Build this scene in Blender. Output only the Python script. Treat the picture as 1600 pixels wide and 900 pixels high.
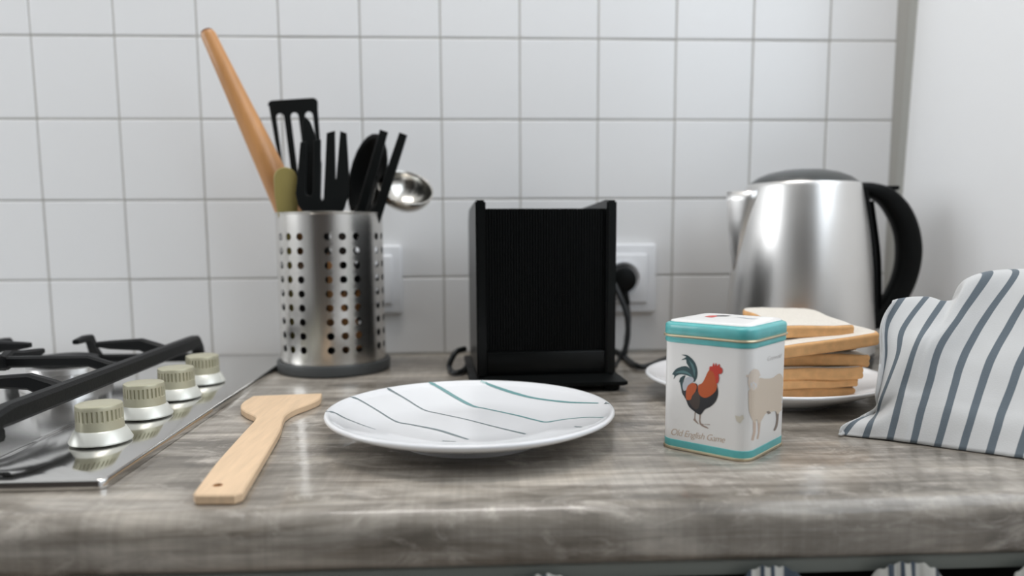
import bpy, bmesh, math, random
import numpy as np
from mathutils import Vector, Matrix, noise
from mathutils.bvhtree import BVHTree
random.seed(4)
for o in list(bpy.data.objects): bpy.data.objects.remove(o)
S = bpy.context.scene; COL = S.collection

# ------------------------------------------------------------------ camera, world, lights, exposure
CAM = Vector((-.0601, -1.0064, .1562)); FPX = 1200.; PY = 507.5
def cam_axes(p, yw, r):
    cy, sy, cp, sp = math.cos(yw), math.sin(yw), math.cos(p), math.sin(p)
    fwd = Vector((sy*cp, cy*cp, sp)); right = Vector((cy, -sy, 0)); up = right.cross(fwd)
    cr, sr = math.cos(r), math.sin(r)
    return cr*right+sr*up, -sr*right+cr*up, fwd
AX = cam_axes(-.118, .0484, -.0054)
cd = bpy.data.cameras.new('camera'); co = bpy.data.objects.new('camera', cd); COL.objects.link(co)
m = Matrix((AX[0], AX[1], -AX[2])).transposed().to_4x4(); m.translation = CAM; co.matrix_world = m
cd.sensor_width = 36; cd.lens = FPX/1600*36; cd.shift_y = (PY-450)/1600; cd.clip_start = .01; cd.clip_end = 30
cd.dof.use_dof = True; cd.dof.focus_distance = .60; cd.dof.aperture_fstop = 3.4
S.camera = co

w = bpy.data.worlds.new('world'); S.world = w; w.use_nodes = True
w.node_tree.nodes['Background'].inputs[0].default_value = (.86, .93, 1, 1)
w.node_tree.nodes['Background'].inputs[1].default_value = .4
def area(name, loc, rot, sx, sy, power, col=(1, 1, 1)):
    l = bpy.data.lights.new(name, 'AREA'); l.shape = 'RECTANGLE'; l.size = sx; l.size_y = sy; l.energy = power; l.color = col
    o = bpy.data.objects.new(name, l); COL.objects.link(o); o.location = loc; o.rotation_euler = rot; return o
area('window_daylight_right', (.63, -.95, .86), (0, math.radians(90), 0), 1.0, 1.3, 13, (.84, .92, 1))
area('added_fill_left', (-1.86, -.60, .83), (0, math.radians(-90), 0), .95, .9, 15.5, (.94, .97, 1))  # added light from the unseen left side, brightens the right wall
area('ceiling_lamp_light', (-.1, -.48, 1.66), (0, 0, 0), 0.7, 0.4, 10.5, (1, .96, .92))
S.view_settings.view_transform = 'Standard'; S.view_settings.look = 'None'
S.view_settings.gamma = 1; S.view_settings.use_curve_mapping = False; S.view_settings.exposure = -0.08

def at(x, y, z=None, Y=None):
    """point of the place seen at photo pixel x,y, at height z or at depth Y"""
    d = AX[0]*((x-800)/FPX)+AX[1]*((PY-y)/FPX)+AX[2]
    t = (z-CAM.z)/d.z if z is not None else (Y-CAM.y)/d.y
    return CAM+d*t

# ------------------------------------------------------------------ materials
def srgb(r, g, b): return tuple((c/255/12.92 if c/255 <= .04045 else ((c/255+.055)/1.055)**2.4) for c in (r, g, b))+(1,)
def mat(name, col, rough=.5, metal=0., bump=None, spec=None, coat=0, noise_amt=0, noise_scale=20, stretch=(1, 1, 1), sss=0):
    M = bpy.data.materials.new(name); M.use_nodes = True; n = M.node_tree.nodes; L = M.node_tree.links; b = n['Principled BSDF']
    b.inputs['Base Color'].default_value = col; b.inputs['Roughness'].default_value = rough; b.inputs['Metallic'].default_value = metal
    if spec is not None: b.inputs['Specular IOR Level'].default_value = spec
    if coat: b.inputs['Coat Weight'].default_value = coat; b.inputs['Coat Roughness'].default_value = .08
    if bump or noise_amt:
        tc = n.new('ShaderNodeTexCoord'); mp = n.new('ShaderNodeMapping'); mp.inputs['Scale'].default_value = stretch; L.new(tc.outputs['Object'], mp.inputs[0])
        nz = n.new('ShaderNodeTexNoise'); nz.inputs['Scale'].default_value = noise_scale; nz.inputs['Detail'].default_value = 5; L.new(mp.outputs[0], nz.inputs[0])
        if noise_amt:
            r = n.new('ShaderNodeValToRGB'); c = Vector(col[:3])
            r.color_ramp.elements[0].position = .3; r.color_ramp.elements[1].position = .7
            r.color_ramp.elements[0].color = tuple(c*(1-noise_amt))+(1,); r.color_ramp.elements[1].color = tuple(c*(1+noise_amt*.6))+(1,)
            L.new(nz.outputs[0], r.inputs[0]); L.new(r.outputs[0], b.inputs['Base Color'])
        if bump:
            bp = n.new('ShaderNodeBump'); bp.inputs['Strength'].default_value = bump; bp.inputs['Distance'].default_value = .001
            L.new(nz.outputs[0], bp.inputs['Height']); L.new(bp.outputs[0], b.inputs['Normal'])
    return M
M = {}
M['tile'] = mat('white glazed tile', (.80, .80, .80, 1), .25)
M['grout'] = mat('grey grout', (.44, .43, .40, 1), .9, bump=.3, noise_scale=300)
M['plaster'] = mat('white paint', (.92, .93, .94, 1), .6)
M['ceil'] = mat('ceiling paint', (.85, .85, .84, 1), .8)
M['rear'] = mat('dark brown wall paint', (.10, .085, .075, 1), .8)
M['floor'] = mat('brown floor', (.22, .16, .11, 1), .5, noise_amt=.3, noise_scale=6)
M['trim'] = mat('grey corner trim', (.36, .37, .34, 1), .6)
M['trim2'] = mat('pale corner trim', (.47, .47, .44, 1), .6)
M['hob'] = mat('polished stainless steel', (.74, .73, .71, 1), .12, 1)
M['hobedge'] = mat('hob seal', (.05, .05, .05, 1), .5)
M['iron'] = mat('matt black cast iron', (.005, .0055, .006, 1), .5, spec=.3, bump=.2, noise_scale=400)
M['brushed'] = mat('brushed steel', (.70, .68, .65, 1), .24, 1, bump=.05, noise_scale=60, stretch=(40, 40, .5))
M['kettle'] = mat('satin kettle steel', (.80, .785, .765, 1), .34, 1, bump=.03, noise_scale=60, stretch=(30, 30, .4))
M['steel'] = mat('shiny steel', (.62, .60, .56, 1), .2, 1)
M['shadesteel'] = mat('steel darkened as inside shade', (.10, .10, .10, 1), .5, .9)  # shade inside the holder put into the steel colour
M['burner'] = mat('cast aluminium burner', (.70, .69, .68, 1), .35, 1)
M['champagne'] = mat('champagne knob plastic', srgb(190, 186, 162), .4, .3)
M['silver'] = mat('silver knob skirt', srgb(222, 222, 214), .35, .35)
M['dgrey'] = mat('dark grey rubber', (.055, .058, .058, 1), .55)
M['black'] = mat('black plastic', (.003, .0036, .0036, 1), .45, spec=.13)
M['blackm'] = mat('black nylon', (.004, .005, .005, 1), .5, spec=.2)
M['blackg'] = mat('black gloss panel', (.003, .0036, .0036, 1), .3, spec=.22)
M['cord'] = mat('black rubber cord', (.012, .014, .015, 1), .45)
M['pin'] = mat('varnished beech', srgb(196, 142, 90), .35, noise_amt=.18, noise_scale=10, stretch=(6, 6, 1))
M['pinend'] = mat('dark end grain', srgb(110, 66, 36), .6)
M['olive'] = mat('olive bamboo', srgb(150, 136, 76), .5, noise_amt=.1, noise_scale=20)
M['beech'] = mat('pale beech wood', srgb(228, 197, 162), .55, noise_amt=.1, noise_scale=25, stretch=(9, .8, 3), bump=.05)
M['porcelain'] = mat('white porcelain', (.83, .83, .84, 1), .12, coat=.3)
M['rimclay'] = mat('porcelain rim', (.78, .75, .70, 1), .25)
M['teal_line'] = mat('teal painted line', srgb(118, 160, 160), .2)
M['grey_line'] = mat('grey painted line', srgb(128, 140, 142), .2)
M['tin'] = mat('white lacquered tin', (.88, .86, .835, 1), .3, coat=.2)
M['teal'] = mat('teal lacquer', srgb(96, 186, 186), .3, coat=.3, noise_amt=.1, noise_scale=120)
M['gold'] = mat('brass tin edge', (.62, .52, .36, 1), .35, .8)
M['crumb'] = mat('white bread crumb', srgb(226, 219, 208), .9, bump=.5, noise_scale=420, noise_amt=.05)
M['crust'] = mat('golden bread crust', srgb(234, 180, 122), .75, bump=.3, noise_scale=120, noise_amt=.14)
M['outlet'] = mat('white socket plastic', (.80, .81, .83, 1), .3)
M['rail'] = mat('sage grey rail', (.22, .235, .21, 1), .5)
M['dark'] = mat('dark carcass', (.012, .010, .009, 1), .8)
for k, c in dict(r_black=(40, 40, 44), r_brown=(74, 62, 56), r_orange=(196, 92, 46), r_red=(204, 62, 48), r_teal=(44, 72, 76), r_tealx=(88, 124, 126), r_white=(196, 198, 204), r_leg=(160, 140, 128), s_wool=(216, 200, 182), s_head=(226, 212, 198), s_leg=(206, 184, 168), s_dark=(140, 126, 116), s_muzzle=(222, 220, 220), cap_tan=(196, 170, 146), cap_grey=(200, 196, 192), faint=(214, 206, 190)).items():
    M[k] = mat('tin print '+k, srgb(*c), .35)

def counter_mat():
    X = bpy.data.materials.new('grey weathered oak laminate'); X.use_nodes = True; n = X.node_tree.nodes; L = X.node_tree.links; b = n['Principled BSDF']
    tc = n.new('ShaderNodeTexCoord')
    def mp(sc, loc=(0, 0, 0)):
        q = n.new('ShaderNodeMapping'); q.inputs['Scale'].default_value = sc; q.inputs['Location'].default_value = loc; L.new(tc.outputs['UV'], q.inputs[0]); return q.outputs[0]
    def nz(v, s, d=6, r=.6, dist=0):
        q = n.new('ShaderNodeTexNoise'); q.inputs['Scale'].default_value = s; q.inputs['Detail'].default_value = d; q.inputs['Roughness'].default_value = r; q.inputs['Distortion'].default_value = dist; L.new(v, q.inputs[0]); return q.outputs[0]
    def ramp(v, stops):
        q = n.new('ShaderNodeValToRGB'); e = q.color_ramp.elements
        while len(e) < len(stops): e.new(.5)
        for a, (p, c) in zip(e, stops): a.position = p; a.color = c if len(c) == 4 else c+(1,)
        L.new(v, q.inputs[0]); return q.outputs[0]
    def mix(a, c, f, mode='MIX'):
        q = n.new('ShaderNodeMix'); q.data_type = 'RGBA'; q.blend_type = mode
        for s, v in ((q.inputs[0], f), (q.inputs[6], a), (q.inputs[7], c)):
            if isinstance(v, (int, float)): s.default_value = v
            elif isinstance(v, tuple): s.default_value = v
            else: L.new(v, s)
        return q.outputs[2]
    grain = nz(mp((3.5, 42, 1)), 1.6, 9, .68, .6)
    c = ramp(grain, [(.30, (.13, .112, .09)), (.45, (.27, .243, .21)), (.58, (.38, .35, .31)), (.74, (.52, .485, .44))])
    blot = nz(mp((5, 13, 1), (3, 1, 0)), 1.3, 6, .62, .4)
    c = mix(c, ramp(blot, [(.32, (.32, .30, .27)), (.45, (.72, .70, .675)), (.54, (1.08, 1.07, 1.06)), (.68, (1.5, 1.47, 1.43))]), .95, 'MULTIPLY')
    saw = nz(mp((150, 5, 1), (0, 2, 0)), 1.2, 4, .7)
    c = mix(c, ramp(saw, [(.35, (.80, .80, .79)), (.62, (1.12, 1.12, 1.12))]), .6, 'MULTIPLY')
    cross = nz(mp((13, 27, 1), (0, 5, 0)), 1.8, 7, .75, .8)
    c = mix(c, (.60, .55, .49, 1), ramp(cross, [(.53, (0, 0, 0)), (.68, (.7, .7, .7))]))
    bk = n.new('ShaderNodeTexBrick'); bk.inputs['Scale'].default_value = 1; bk.offset = .37
    bk.inputs['Brick Width'].default_value = 3.1; bk.inputs['Row Height'].default_value = .1065; bk.inputs['Mortar Size'].default_value = .0010; bk.inputs['Mortar Smooth'].default_value = .6
    bk.inputs['Color1'].default_value = (.84, .83, .81, 1); bk.inputs['Color2'].default_value = (1.14, 1.13, 1.12, 1); bk.inputs['Mortar'].default_value = (.62, .58, .53, 1)
    L.new(mp((1, 1, 1), (.51, .077, 0)), bk.inputs['Vector'])
    c = mix(c, bk.outputs[0], .8, 'MULTIPLY')
    kn = n.new('ShaderNodeTexVoronoi'); kn.inputs['Scale'].default_value = 1; L.new(mp((5.5, 11, 1), (.3, .4, 0)), kn.inputs['Vector'])
    c = mix(c, (.12, .09, .065, 1), ramp(kn.outputs[0], [(.02, (.7, .7, .7)), (.09, (0, 0, 0))]))
    b.inputs['Coat Weight'].default_value = .45; b.inputs['Coat Roughness'].default_value = .07
    L.new(c, b.inputs['Base Color'])
    L.new(ramp(grain, [(.3, (.32, .32, .32)), (.7, (.45, .45, .45))]), b.inputs['Roughness'])
    bp = n.new('ShaderNodeBump'); bp.inputs['Strength'].default_value = .25; bp.inputs['Distance'].default_value = .0006; L.new(grain, bp.inputs['Height']); L.new(bp.outputs[0], b.inputs['Normal'])
    return X
M['counter'] = counter_mat()
def stripe_mat(name, light, dark, duty, phase=0.):
    X = bpy.data.materials.new(name); X.use_nodes = True; n = X.node_tree.nodes; L = X.node_tree.links; b = n['Principled BSDF']
    tc = n.new('ShaderNodeTexCoord'); sp = n.new('ShaderNodeSeparateXYZ'); L.new(tc.outputs['UV'], sp.inputs[0])
    a = n.new('ShaderNodeMath'); a.operation = 'ADD'; a.inputs[1].default_value = .5+phase+50; L.new(sp.outputs[0], a.inputs[0])
    f = n.new('ShaderNodeMath'); f.operation = 'FRACT'; L.new(a.outputs[0], f.inputs[0])
    s = n.new('ShaderNodeMath'); s.operation = 'SUBTRACT'; s.inputs[1].default_value = .5; L.new(f.outputs[0], s.inputs[0])
    ab = n.new('ShaderNodeMath'); ab.operation = 'ABSOLUTE'; L.new(s.outputs[0], ab.inputs[0])
    r = n.new('ShaderNodeValToRGB'); e = r.color_ramp.elements; e[0].position = duty/2-.012; e[1].position = duty/2+.012; e[0].color = dark; e[1].color = light; L.new(ab.outputs[0], r.inputs[0])
    L.new(r.outputs[0], b.inputs['Base Color']); b.inputs['Roughness'].default_value = .85
    b.inputs['Sheen Weight'].default_value = .15
    nz = n.new('ShaderNodeTexNoise'); nz.inputs['Scale'].default_value = 900; L.new(tc.outputs['Object'], nz.inputs[0])
    bp = n.new('ShaderNodeBump'); bp.inputs['Strength'].default_value = .25; bp.inputs['Distance'].default_value = .0005; L.new(nz.outputs[0], bp.inputs['Height']); L.new(bp.outputs[0], b.inputs['Normal'])
    return X
M['stripe'] = stripe_mat('grey striped cotton', (.60, .60, .595, 1), srgb(96, 106, 114), .30)
M['ticking'] = stripe_mat('navy ticking cotton', (.46, .45, .41, 1), (.035, .05, .07, 1), .42)

# ------------------------------------------------------------------ helpers
def link(name, me, mt, parent=None, smooth=True, angle=40):
    o = bpy.data.objects.new(name, me); COL.objects.link(o)
    if mt is not None: me.materials.append(M[mt] if isinstance(mt, str) else mt)
    if smooth and len(me.polygons):
        me.polygons.foreach_set('use_smooth', [True]*len(me.polygons)); me.set_sharp_from_angle(angle=math.radians(angle))
    if parent: o.parent = parent
    return o
def pyd(name, v, f, mt, parent=None, smooth=True, angle=40):
    me = bpy.data.meshes.new(name); me.from_pydata([tuple(p) for p in v], [], f); me.update(); return link(name, me, mt, parent, smooth, angle)
def bmo(name, bm, mt, parent=None, smooth=True, angle=40):
    bmesh.ops.recalc_face_normals(bm, faces=bm.faces)
    me = bpy.data.meshes.new(name); bm.to_mesh(me); bm.free(); return link(name, me, mt, parent, smooth, angle)
def tag(o, label=None, cat=None, group=None, kind=None):
    for k, v in (('label', label), ('category', cat), ('group', group), ('kind', kind)):
        if v: o[k] = v
    return o
def thing(name, loc, label, cat, rz=0, group=None):
    o = bpy.data.objects.new(name, None); COL.objects.link(o); o.location = loc; o.rotation_euler = (0, 0, rz); o.empty_display_size = .02
    return tag(o, label, cat, group)
def addbox(bm, lo, hi, bev=0, seg=2):
    g = bmesh.ops.create_cube(bm, size=1)['verts']
    for v in g: v.co = Vector(((lo[0]+hi[0])/2+v.co.x*(hi[0]-lo[0]), (lo[1]+hi[1])/2+v.co.y*(hi[1]-lo[1]), (lo[2]+hi[2])/2+v.co.z*(hi[2]-lo[2])))
    if bev:
        e = list({e for v in g for e in v.link_edges}); bmesh.ops.bevel(bm, geom=e, offset=bev, segments=seg, affect='EDGES', profile=.5)
def box(name, lo, hi, mt, parent=None, bev=0, seg=2):
    bm = bmesh.new(); addbox(bm, lo, hi, bev, seg); return bmo(name, bm, mt, parent)
def lathe_vf(prof, seg=64, c=(0, 0)):
    v = []; f = []; n = len(prof)
    for i in range(seg):
        a = 2*math.pi*i/seg
        for r, z in prof: v.append((c[0]+r*math.cos(a), c[1]+r*math.sin(a), z))
    for i in range(seg):
        for j in range(n-1):
            a, b = i*n+j, ((i+1) % seg)*n+j; f.append((a, b, b+1, a+1))
    return v, f
def lathe(name, prof, mt, parent=None, seg=64, angle=35):
    v, f = lathe_vf(prof, seg); bm = bmesh.new(); me = bpy.data.meshes.new('t'); me.from_pydata(v, [], f); bm.from_mesh(me); bpy.data.meshes.remove(me)
    bmesh.ops.remove_doubles(bm, verts=bm.verts, dist=1e-6); return bmo(name, bm, mt, parent, True, angle)
def crom(pts, n):
    P = [np.array(p, float) for p in pts]; P = [2*P[0]-P[1]]+P+[2*P[-1]-P[-2]]; out = []
    for i in range(1, len(P)-2):
        for k in range(n):
            t = k/n; a, b, c, d = P[i-1:i+3]
            out.append(.5*((2*b)+(-a+c)*t+(2*a-5*b+4*c-d)*t*t+(-a+3*b-3*c+d)*t**3))
    out.append(P[-2]); return out
def sweep_vf(path, rad, seg=12, squash=None, up=None):
    """round or flattened bar along a path; rad may vary"""
    n = len(path); P = [Vector(p) for p in path]; v = []; f = []
    R_ = rad if isinstance(rad, (list, tuple)) else [rad]*n
    ref = Vector(up) if up else None
    t0 = (P[1]-P[0]).normalized(); u = (ref or (Vector((0, 0, 1)) if abs(t0.z) < .9 else Vector((1, 0, 0))))
    u = (u-t0*u.dot(t0)).normalized()
    for i in range(n):
        t = (P[min(i+1, n-1)]-P[max(i-1, 0)]).normalized()
        u = (u-t*u.dot(t)).normalized(); s = t.cross(u)
        for k in range(seg):
            a = 2*math.pi*k/seg; q = squash or 1
            v.append(P[i]+u*(math.cos(a)*R_[i])+s*(math.sin(a)*R_[i]*q))
    for i in range(n-1):
        for k in range(seg):
            a, b = i*seg+k, i*seg+(k+1) % seg; f.append((a, b, b+seg, a+seg))
    f.append(tuple(range(seg))[::-1]); f.append(tuple(range((n-1)*seg, n*seg)))
    return v, f
def tube(name, path, rad, mt, parent=None, seg=12, squash=None, up=None, angle=50):
    v, f = sweep_vf(path, rad, seg, squash, up); return pyd(name, v, f, mt, parent, True, angle)
def rbar_bm(bm, path, w, h, up=(0, 0, 1), bev=.0):
    """rectangular bar through path points; w across, h along up; (h, w may be lists)"""
    P = [Vector(p) for p in path]; n = len(P); rings = []
    for i in range(n):
        t = (P[min(i+1, n-1)]-P[max(i-1, 0)]).normalized(); u = Vector(up); u = (u-t*u.dot(t)).normalized(); s = t.cross(u)
        wi = w[i] if isinstance(w, (list, tuple)) else w; hi = h[i] if isinstance(h, (list, tuple)) else h
        c = min(wi, hi)*.22
        rings.append([bm.verts.new(P[i]+s*a+u*b) for a, b in ((-wi/2+c, -hi/2), (wi/2-c, -hi/2), (wi/2, -hi/2+c), (wi/2, hi/2-c), (wi/2-c, hi/2), (-wi/2+c, hi/2), (-wi/2, hi/2-c), (-wi/2, -hi/2+c))])
    for a, b in zip(rings, rings[1:]):
        for k in range(8): bm.faces.new((a[k], a[(k+1) % 8], b[(k+1) % 8], b[k]))
    bm.faces.new(rings[0][::-1]); bm.faces.new(rings[-1])
def rbar(name, path, w, h, mt, parent=None, up=(0, 0, 1)):
    bm = bmesh.new(); rbar_bm(bm, path, w, h, up); return bmo(name, bm, mt, parent, True, 30)
def extrude_poly(name, outer, holes, t, mt, parent, frame, bev=.0006):
    """flat outline with holes in a local frame (origin, ex, ey, en), thickness t along en"""
    o, ex, ey, en = frame; bm = bmesh.new(); loops = []
    for L_ in [outer]+holes:
        vs = [bm.verts.new(o+ex*p[0]+ey*p[1]-en*(t/2)) for p in L_]; loops.append([bm.edges.new((vs[i], vs[(i+1) % len(vs)])) for i in range(len(vs))])
    g = bmesh.ops.triangle_fill(bm, edges=[e for l in loops for e in l], use_beauty=True, use_dissolve=False)
    fs = [x for x in g['geom'] if isinstance(x, bmesh.types.BMFace)]
    ex_ = bmesh.ops.extrude_face_region(bm, geom=fs)
    for v in [x for x in ex_['geom'] if isinstance(x, bmesh.types.BMVert)]: v.co += en*t
    bmesh.ops.recalc_face_normals(bm, faces=bm.faces)
    sharp = [e for e in bm.edges if len(e.link_faces) == 2 and e.calc_face_angle() > .8 and abs(abs(e.link_faces[0].normal.dot(en))-abs(e.link_faces[1].normal.dot(en))) > .5]
    if bev: bmesh.ops.bevel(bm, geom=sharp, offset=bev, segments=1, affect='EDGES')
    return bmo(name, bm, mt, parent, True, 35)
def child(o, parent): o.parent = parent; return o

# ------------------------------------------------------------------ room
WX0 = .5015; WT = .028                       # the right wall leans out a little
def wx(z): return WX0+WT*z
wall = box('wall_back', (-1.8, -.0026, -.9), (.56, .12, 1.7), 'grout'); tag(wall, kind='structure')
# tiles: one mesh per size, each tile its own object
def tile_mesh(w_, h_):
    bm = bmesh.new(); addbox(bm, (-w_/2, -.004, -h_/2), (w_/2, .006, h_/2), .0016, 3); bmesh.ops.recalc_face_normals(bm, faces=bm.faces)
    me = bpy.data.meshes.new('tile'); bm.to_mesh(me); bm.free(); me.materials.append(M['tile'])
    me.polygons.foreach_set('use_smooth', [True]*len(me.polygons)); me.set_sharp_from_angle(angle=math.radians(4)); return me
G = .0018; TM = tile_mesh(.1-G, .1-G); TC = tile_mesh(.0885-G, .1-G)
for j in range(7):
    for i in range(-11, 5):
        o = bpy.data.objects.new('tile', TM if i < 4 else TC); COL.objects.link(o); o.parent = wall
        o.location = (i*.1+.05 if i < 4 else .4+.0885/2, random.uniform(.0, .0006), j*.1+.0506)
        o.rotation_euler = (random.uniform(-.004, .004), 0, random.uniform(-.004, .004))
def quadstrip(name, x0, x1, y, mt, z0=-.9, z1=1.7, depth=.01):
    v = [(x0+WT*z, yy, z) for yy in (y, y+depth) for z in (z0, z1)]+[(x1+WT*z, yy, z) for yy in (y, y+depth) for z in (z0, z1)]
    return pyd(name, v, [(0, 1, 5, 4), (2, 3, 7, 6), (0, 1, 3, 2), (4, 5, 7, 6), (0, 2, 6, 4), (1, 3, 7, 5)], mt, smooth=False)
tag(quadstrip('trim_1', .4775, .4905, -.001, 'trim', 0), kind='structure')
tag(quadstrip('trim_2', .4912, .5025, -.003, 'trim2', 0), kind='structure')
# right wall with a window opening nearer the viewer
def wall_x(name, x, y0, y1, z0, z1, th, mt):
    v = [(x+WT*z+dx, y, z) for dx in (0, th) for y in (y0, y1) for z in (z0, z1)]
    return pyd(name, v, [(0, 1, 3, 2), (4, 6, 7, 5), (0, 4, 5, 1), (2, 3, 7, 6), (0, 2, 6, 4), (1, 5, 7, 3)], mt, smooth=False)
wr = wall_x('wall_right', WX0, -.28, .004, -.9, 1.7, .1, 'plaster'); tag(wr, kind='structure')
wall_x('wall_panel', WX0, -1.6, -.28, -.9, .32, .1, 'plaster').parent = wr
wall_x('wall_panel', WX0, -1.6, -.28, 1.38, 1.7, .1, 'plaster').parent = wr
wall_x('wall_panel', WX0, -3.0, -1.6, -.9, 1.7, .1, 'plaster').parent = wr
win = box('window_1', (.55, -1.6, .32), (.60, -.28, .37), 'outlet', bev=.004); tag(win, kind='structure')
for lo, hi in (((.57, -1.6, 1.33), (.62, -.28, 1.38)), ((.56, -.33, .37), (.61, -.28, 1.33)), ((.56, -1.6, .37), (.61, -1.55, 1.33)), ((.56, -.965, .37), (.61, -.915, 1.33))):
    box('window_frame', lo, hi, 'outlet', win, .004)
wl = box('wall_left', (-1.9, -.12, -.9), (-1.8, .004, 1.7), 'plaster'); tag(wl, kind='structure')
for lo, hi in (((-1.9, -3.0, -.9), (-1.8, -1.08, 1.7)), ((-1.9, -1.08, -.9), (-1.8, -.12, .30)), ((-1.9, -1.08, 1.33), (-1.8, -.12, 1.7))): box('wall_panel', lo, hi, 'plaster', wl)
w2 = box('added_window', (-1.83, -1.08, .30), (-1.80, -.12, .34), 'outlet', bev=.004); tag(w2, kind='structure')  # added unseen window, goes with the left fill light
for lo, hi in (((-1.83, -1.08, 1.29), (-1.80, -.12, 1.33)), ((-1.83, -.16, .34), (-1.80, -.12, 1.29)), ((-1.83, -1.08, .34), (-1.80, -1.04, 1.29)), ((-1.83, -.62, .34), (-1.80, -.58, 1.29))): box('window_frame', lo, hi, 'outlet', w2, .004)
tag(box('floor', (-1.9, -3.1, -1.0), (.62, .12, -.9), 'floor'), kind='structure')
tag(box('ceiling', (-1.9, -3.1, 1.7), (.66, .12, 1.8), 'ceil'), kind='structure')
tag(box('wall_rear', (-1.9, -3.1, -.9), (.62, -3.0, 1.7), 'rear'), kind='structure')
lamp = thing('ceiling_lamp', (-.1, -.48, 1.7), 'rectangular white ceiling lamp above the worktop', 'lamp')
box('lamp_housing', (-.42, -.32, -.03), (.42, .32, 0), 'outlet', lamp, .006)

# ------------------------------------------------------------------ worktop with rounded front
YB, YF, R_ = .003, -.5835, .013
prof = [(YB, -.036), (YB, 0)]+[(YF+R_-R_*math.sin(a), -R_+R_*math.cos(a)) for a in np.linspace(0, math.pi/2, 9)]+[(YF+.007-.007*math.cos(a), -.029-.007*math.sin(a)) for a in np.linspace(0, math.pi/2, 5)]
xs = [-1.75, .49]; v = []; f = []; n = len(prof)
for x in xs: v += [(x, y, z) for y, z in prof]
f = [(j, j+1, j+1+n, j+n) for j in range(n-1)]+[(n-1, 0, n, 2*n-1), tuple(range(n))[::-1], tuple(range(n, 2*n))]
top = pyd('worktop', v, f, 'counter', None, True, 50); tag(top, 'grey weathered wood laminate worktop with a rounded front edge', 'worktop')
uv = top.data.uv_layers.new(name='UVMap'); s_ = [0]
for a, b in zip(prof, prof[1:]): s_.append(s_[-1]+math.dist(a, b))
for p in top.data.polygons:
    for li in p.loop_indices:
        vi = top.data.loops[li].vertex_index; uv.data[li].uv = (v[vi][0], s_[vi % n])
# sealant bead at the wall
sb = tube('trim_3', [(-1.75, .0, .0015), (.485, .0, .0015)], .0035, 'trim2', seg=8); tag(sb, kind='structure')
# rail, dark cupboard, gathered curtain below the worktop
rail = box('curtain_rail', (-1.7, -.5775, -.0462), (.49, -.563, -.0362), 'rail', bev=.0015); tag(rail, 'sage grey rail running under the worktop edge', 'rail')
tag(box('base_cabinet', (-1.7, -.555, -.9), (.49, -.02, -.0362), 'dark'), 'dark open base cabinet under the worktop, mostly out of view', 'cabinet')
def curtain():
    cs = [(-.021, .016, .0075), (.112, .019, .0085), (.194, .022, .0085), (.281, .022, .006)]
    xs = np.linspace(-.33, .34, 900); nz_ = 14; v = []; f = []; uvs = []
    for x in xs:
        hump = max([h*max(0, 1-((x-c)/wd)**2)**.5 if abs(x-c) < wd else 0 for c, wd, h in cs]); near = max(math.exp(-((x-c)/(wd*1.4))**2) for c, wd, h in cs)
        tz = -.0466-.003+hump*1.35+.0007*math.sin(x*900)-(0 if hump > 0 else .004)
        for k in range(nz_):
            q = k/(nz_-1); z = tz-q*.30
            y = -.584-.004*near*math.sin(min(1, q*12)*math.pi/2)-.0035*math.sin(x*420+2*math.sin(x*37))*min(1, .2+q*6)
            v.append((x, y, z)); uvs.append((x*105+.35*math.sin(x*230)+q*.2, q))
    for i in range(len(xs)-1):
        for k in range(nz_-1): a = i*nz_+k; f.append((a, a+1, a+1+nz_, a+nz_))
    o = pyd('striped_curtain', v, f, 'ticking'); u = o.data.uv_layers.new(name='UVMap')
    for l in o.data.loops: u.data[l.index].uv = uvs[l.vertex_index]
    o.modifiers.new('t', 'SOLIDIFY').thickness = .0008
    return tag(o, 'navy and cream striped curtain gathered in bunches under the worktop', 'curtain')
curtain()

# ------------------------------------------------------------------ gas hob
HX1, HX0, HY0, HY1, HZ = -.290, -.872, -.535, -.032, .0068
hob = thing('gas_hob', (-.58, -.28, 0), 'polished stainless steel gas hob set into the worktop', 'hob')
def hobpart(o): o.parent = hob; o.matrix_parent_inverse = Matrix.Translation((.58, .28, 0)); return o
bx0, bx1, by0, by1 = -.80, -.383, -.492, -.075
bm = bmesh.new()
def loop(x0, x1, y0, y1, z, r, n=6):
    pts = []
    for cx, cy, a0 in ((x1-r, y0+r, -90), (x1-r, y1-r, 0), (x0+r, y1-r, 90), (x0+r, y0+r, 180)):
        for k in range(n+1): a = math.radians(a0+90*k/n); pts.append(bm.verts.new((cx+r*math.cos(a), cy+r*math.sin(a), z)))
    return pts
loops = [loop(HX0, HX1, HY0, HY1, .0004, .006), loop(HX0, HX1, HY0, HY1, HZ-.0014, .006), loop(HX0+.0005, HX1-.0005, HY0+.0005, HY1-.0005, HZ-.0005, .006), loop(HX0+.0016, HX1-.0016, HY0+.0016, HY1-.0016, HZ, .005),
         loop(bx0-.004, bx1+.004, by0-.004, by1+.004, HZ, .022), loop(bx0, bx1, by0, by1, HZ-.001, .02), loop(bx0+.006, bx1-.006, by0+.006, by1-.006, HZ-.0038, .016), loop(bx0+.012, bx1-.012, by0+.012, by1-.012, HZ-.0042, .012)]
for a, b in zip(loops, loops[1:]):
    for k in range(len(a)): bm.faces.new((a[k], a[(k+1) % len(a)], b[(k+1) % len(a)], b[k]))
bm.faces.new(loops[-1])
hobpart(bmo('hob_plate', bm, 'hob', None, True, 50))
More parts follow.
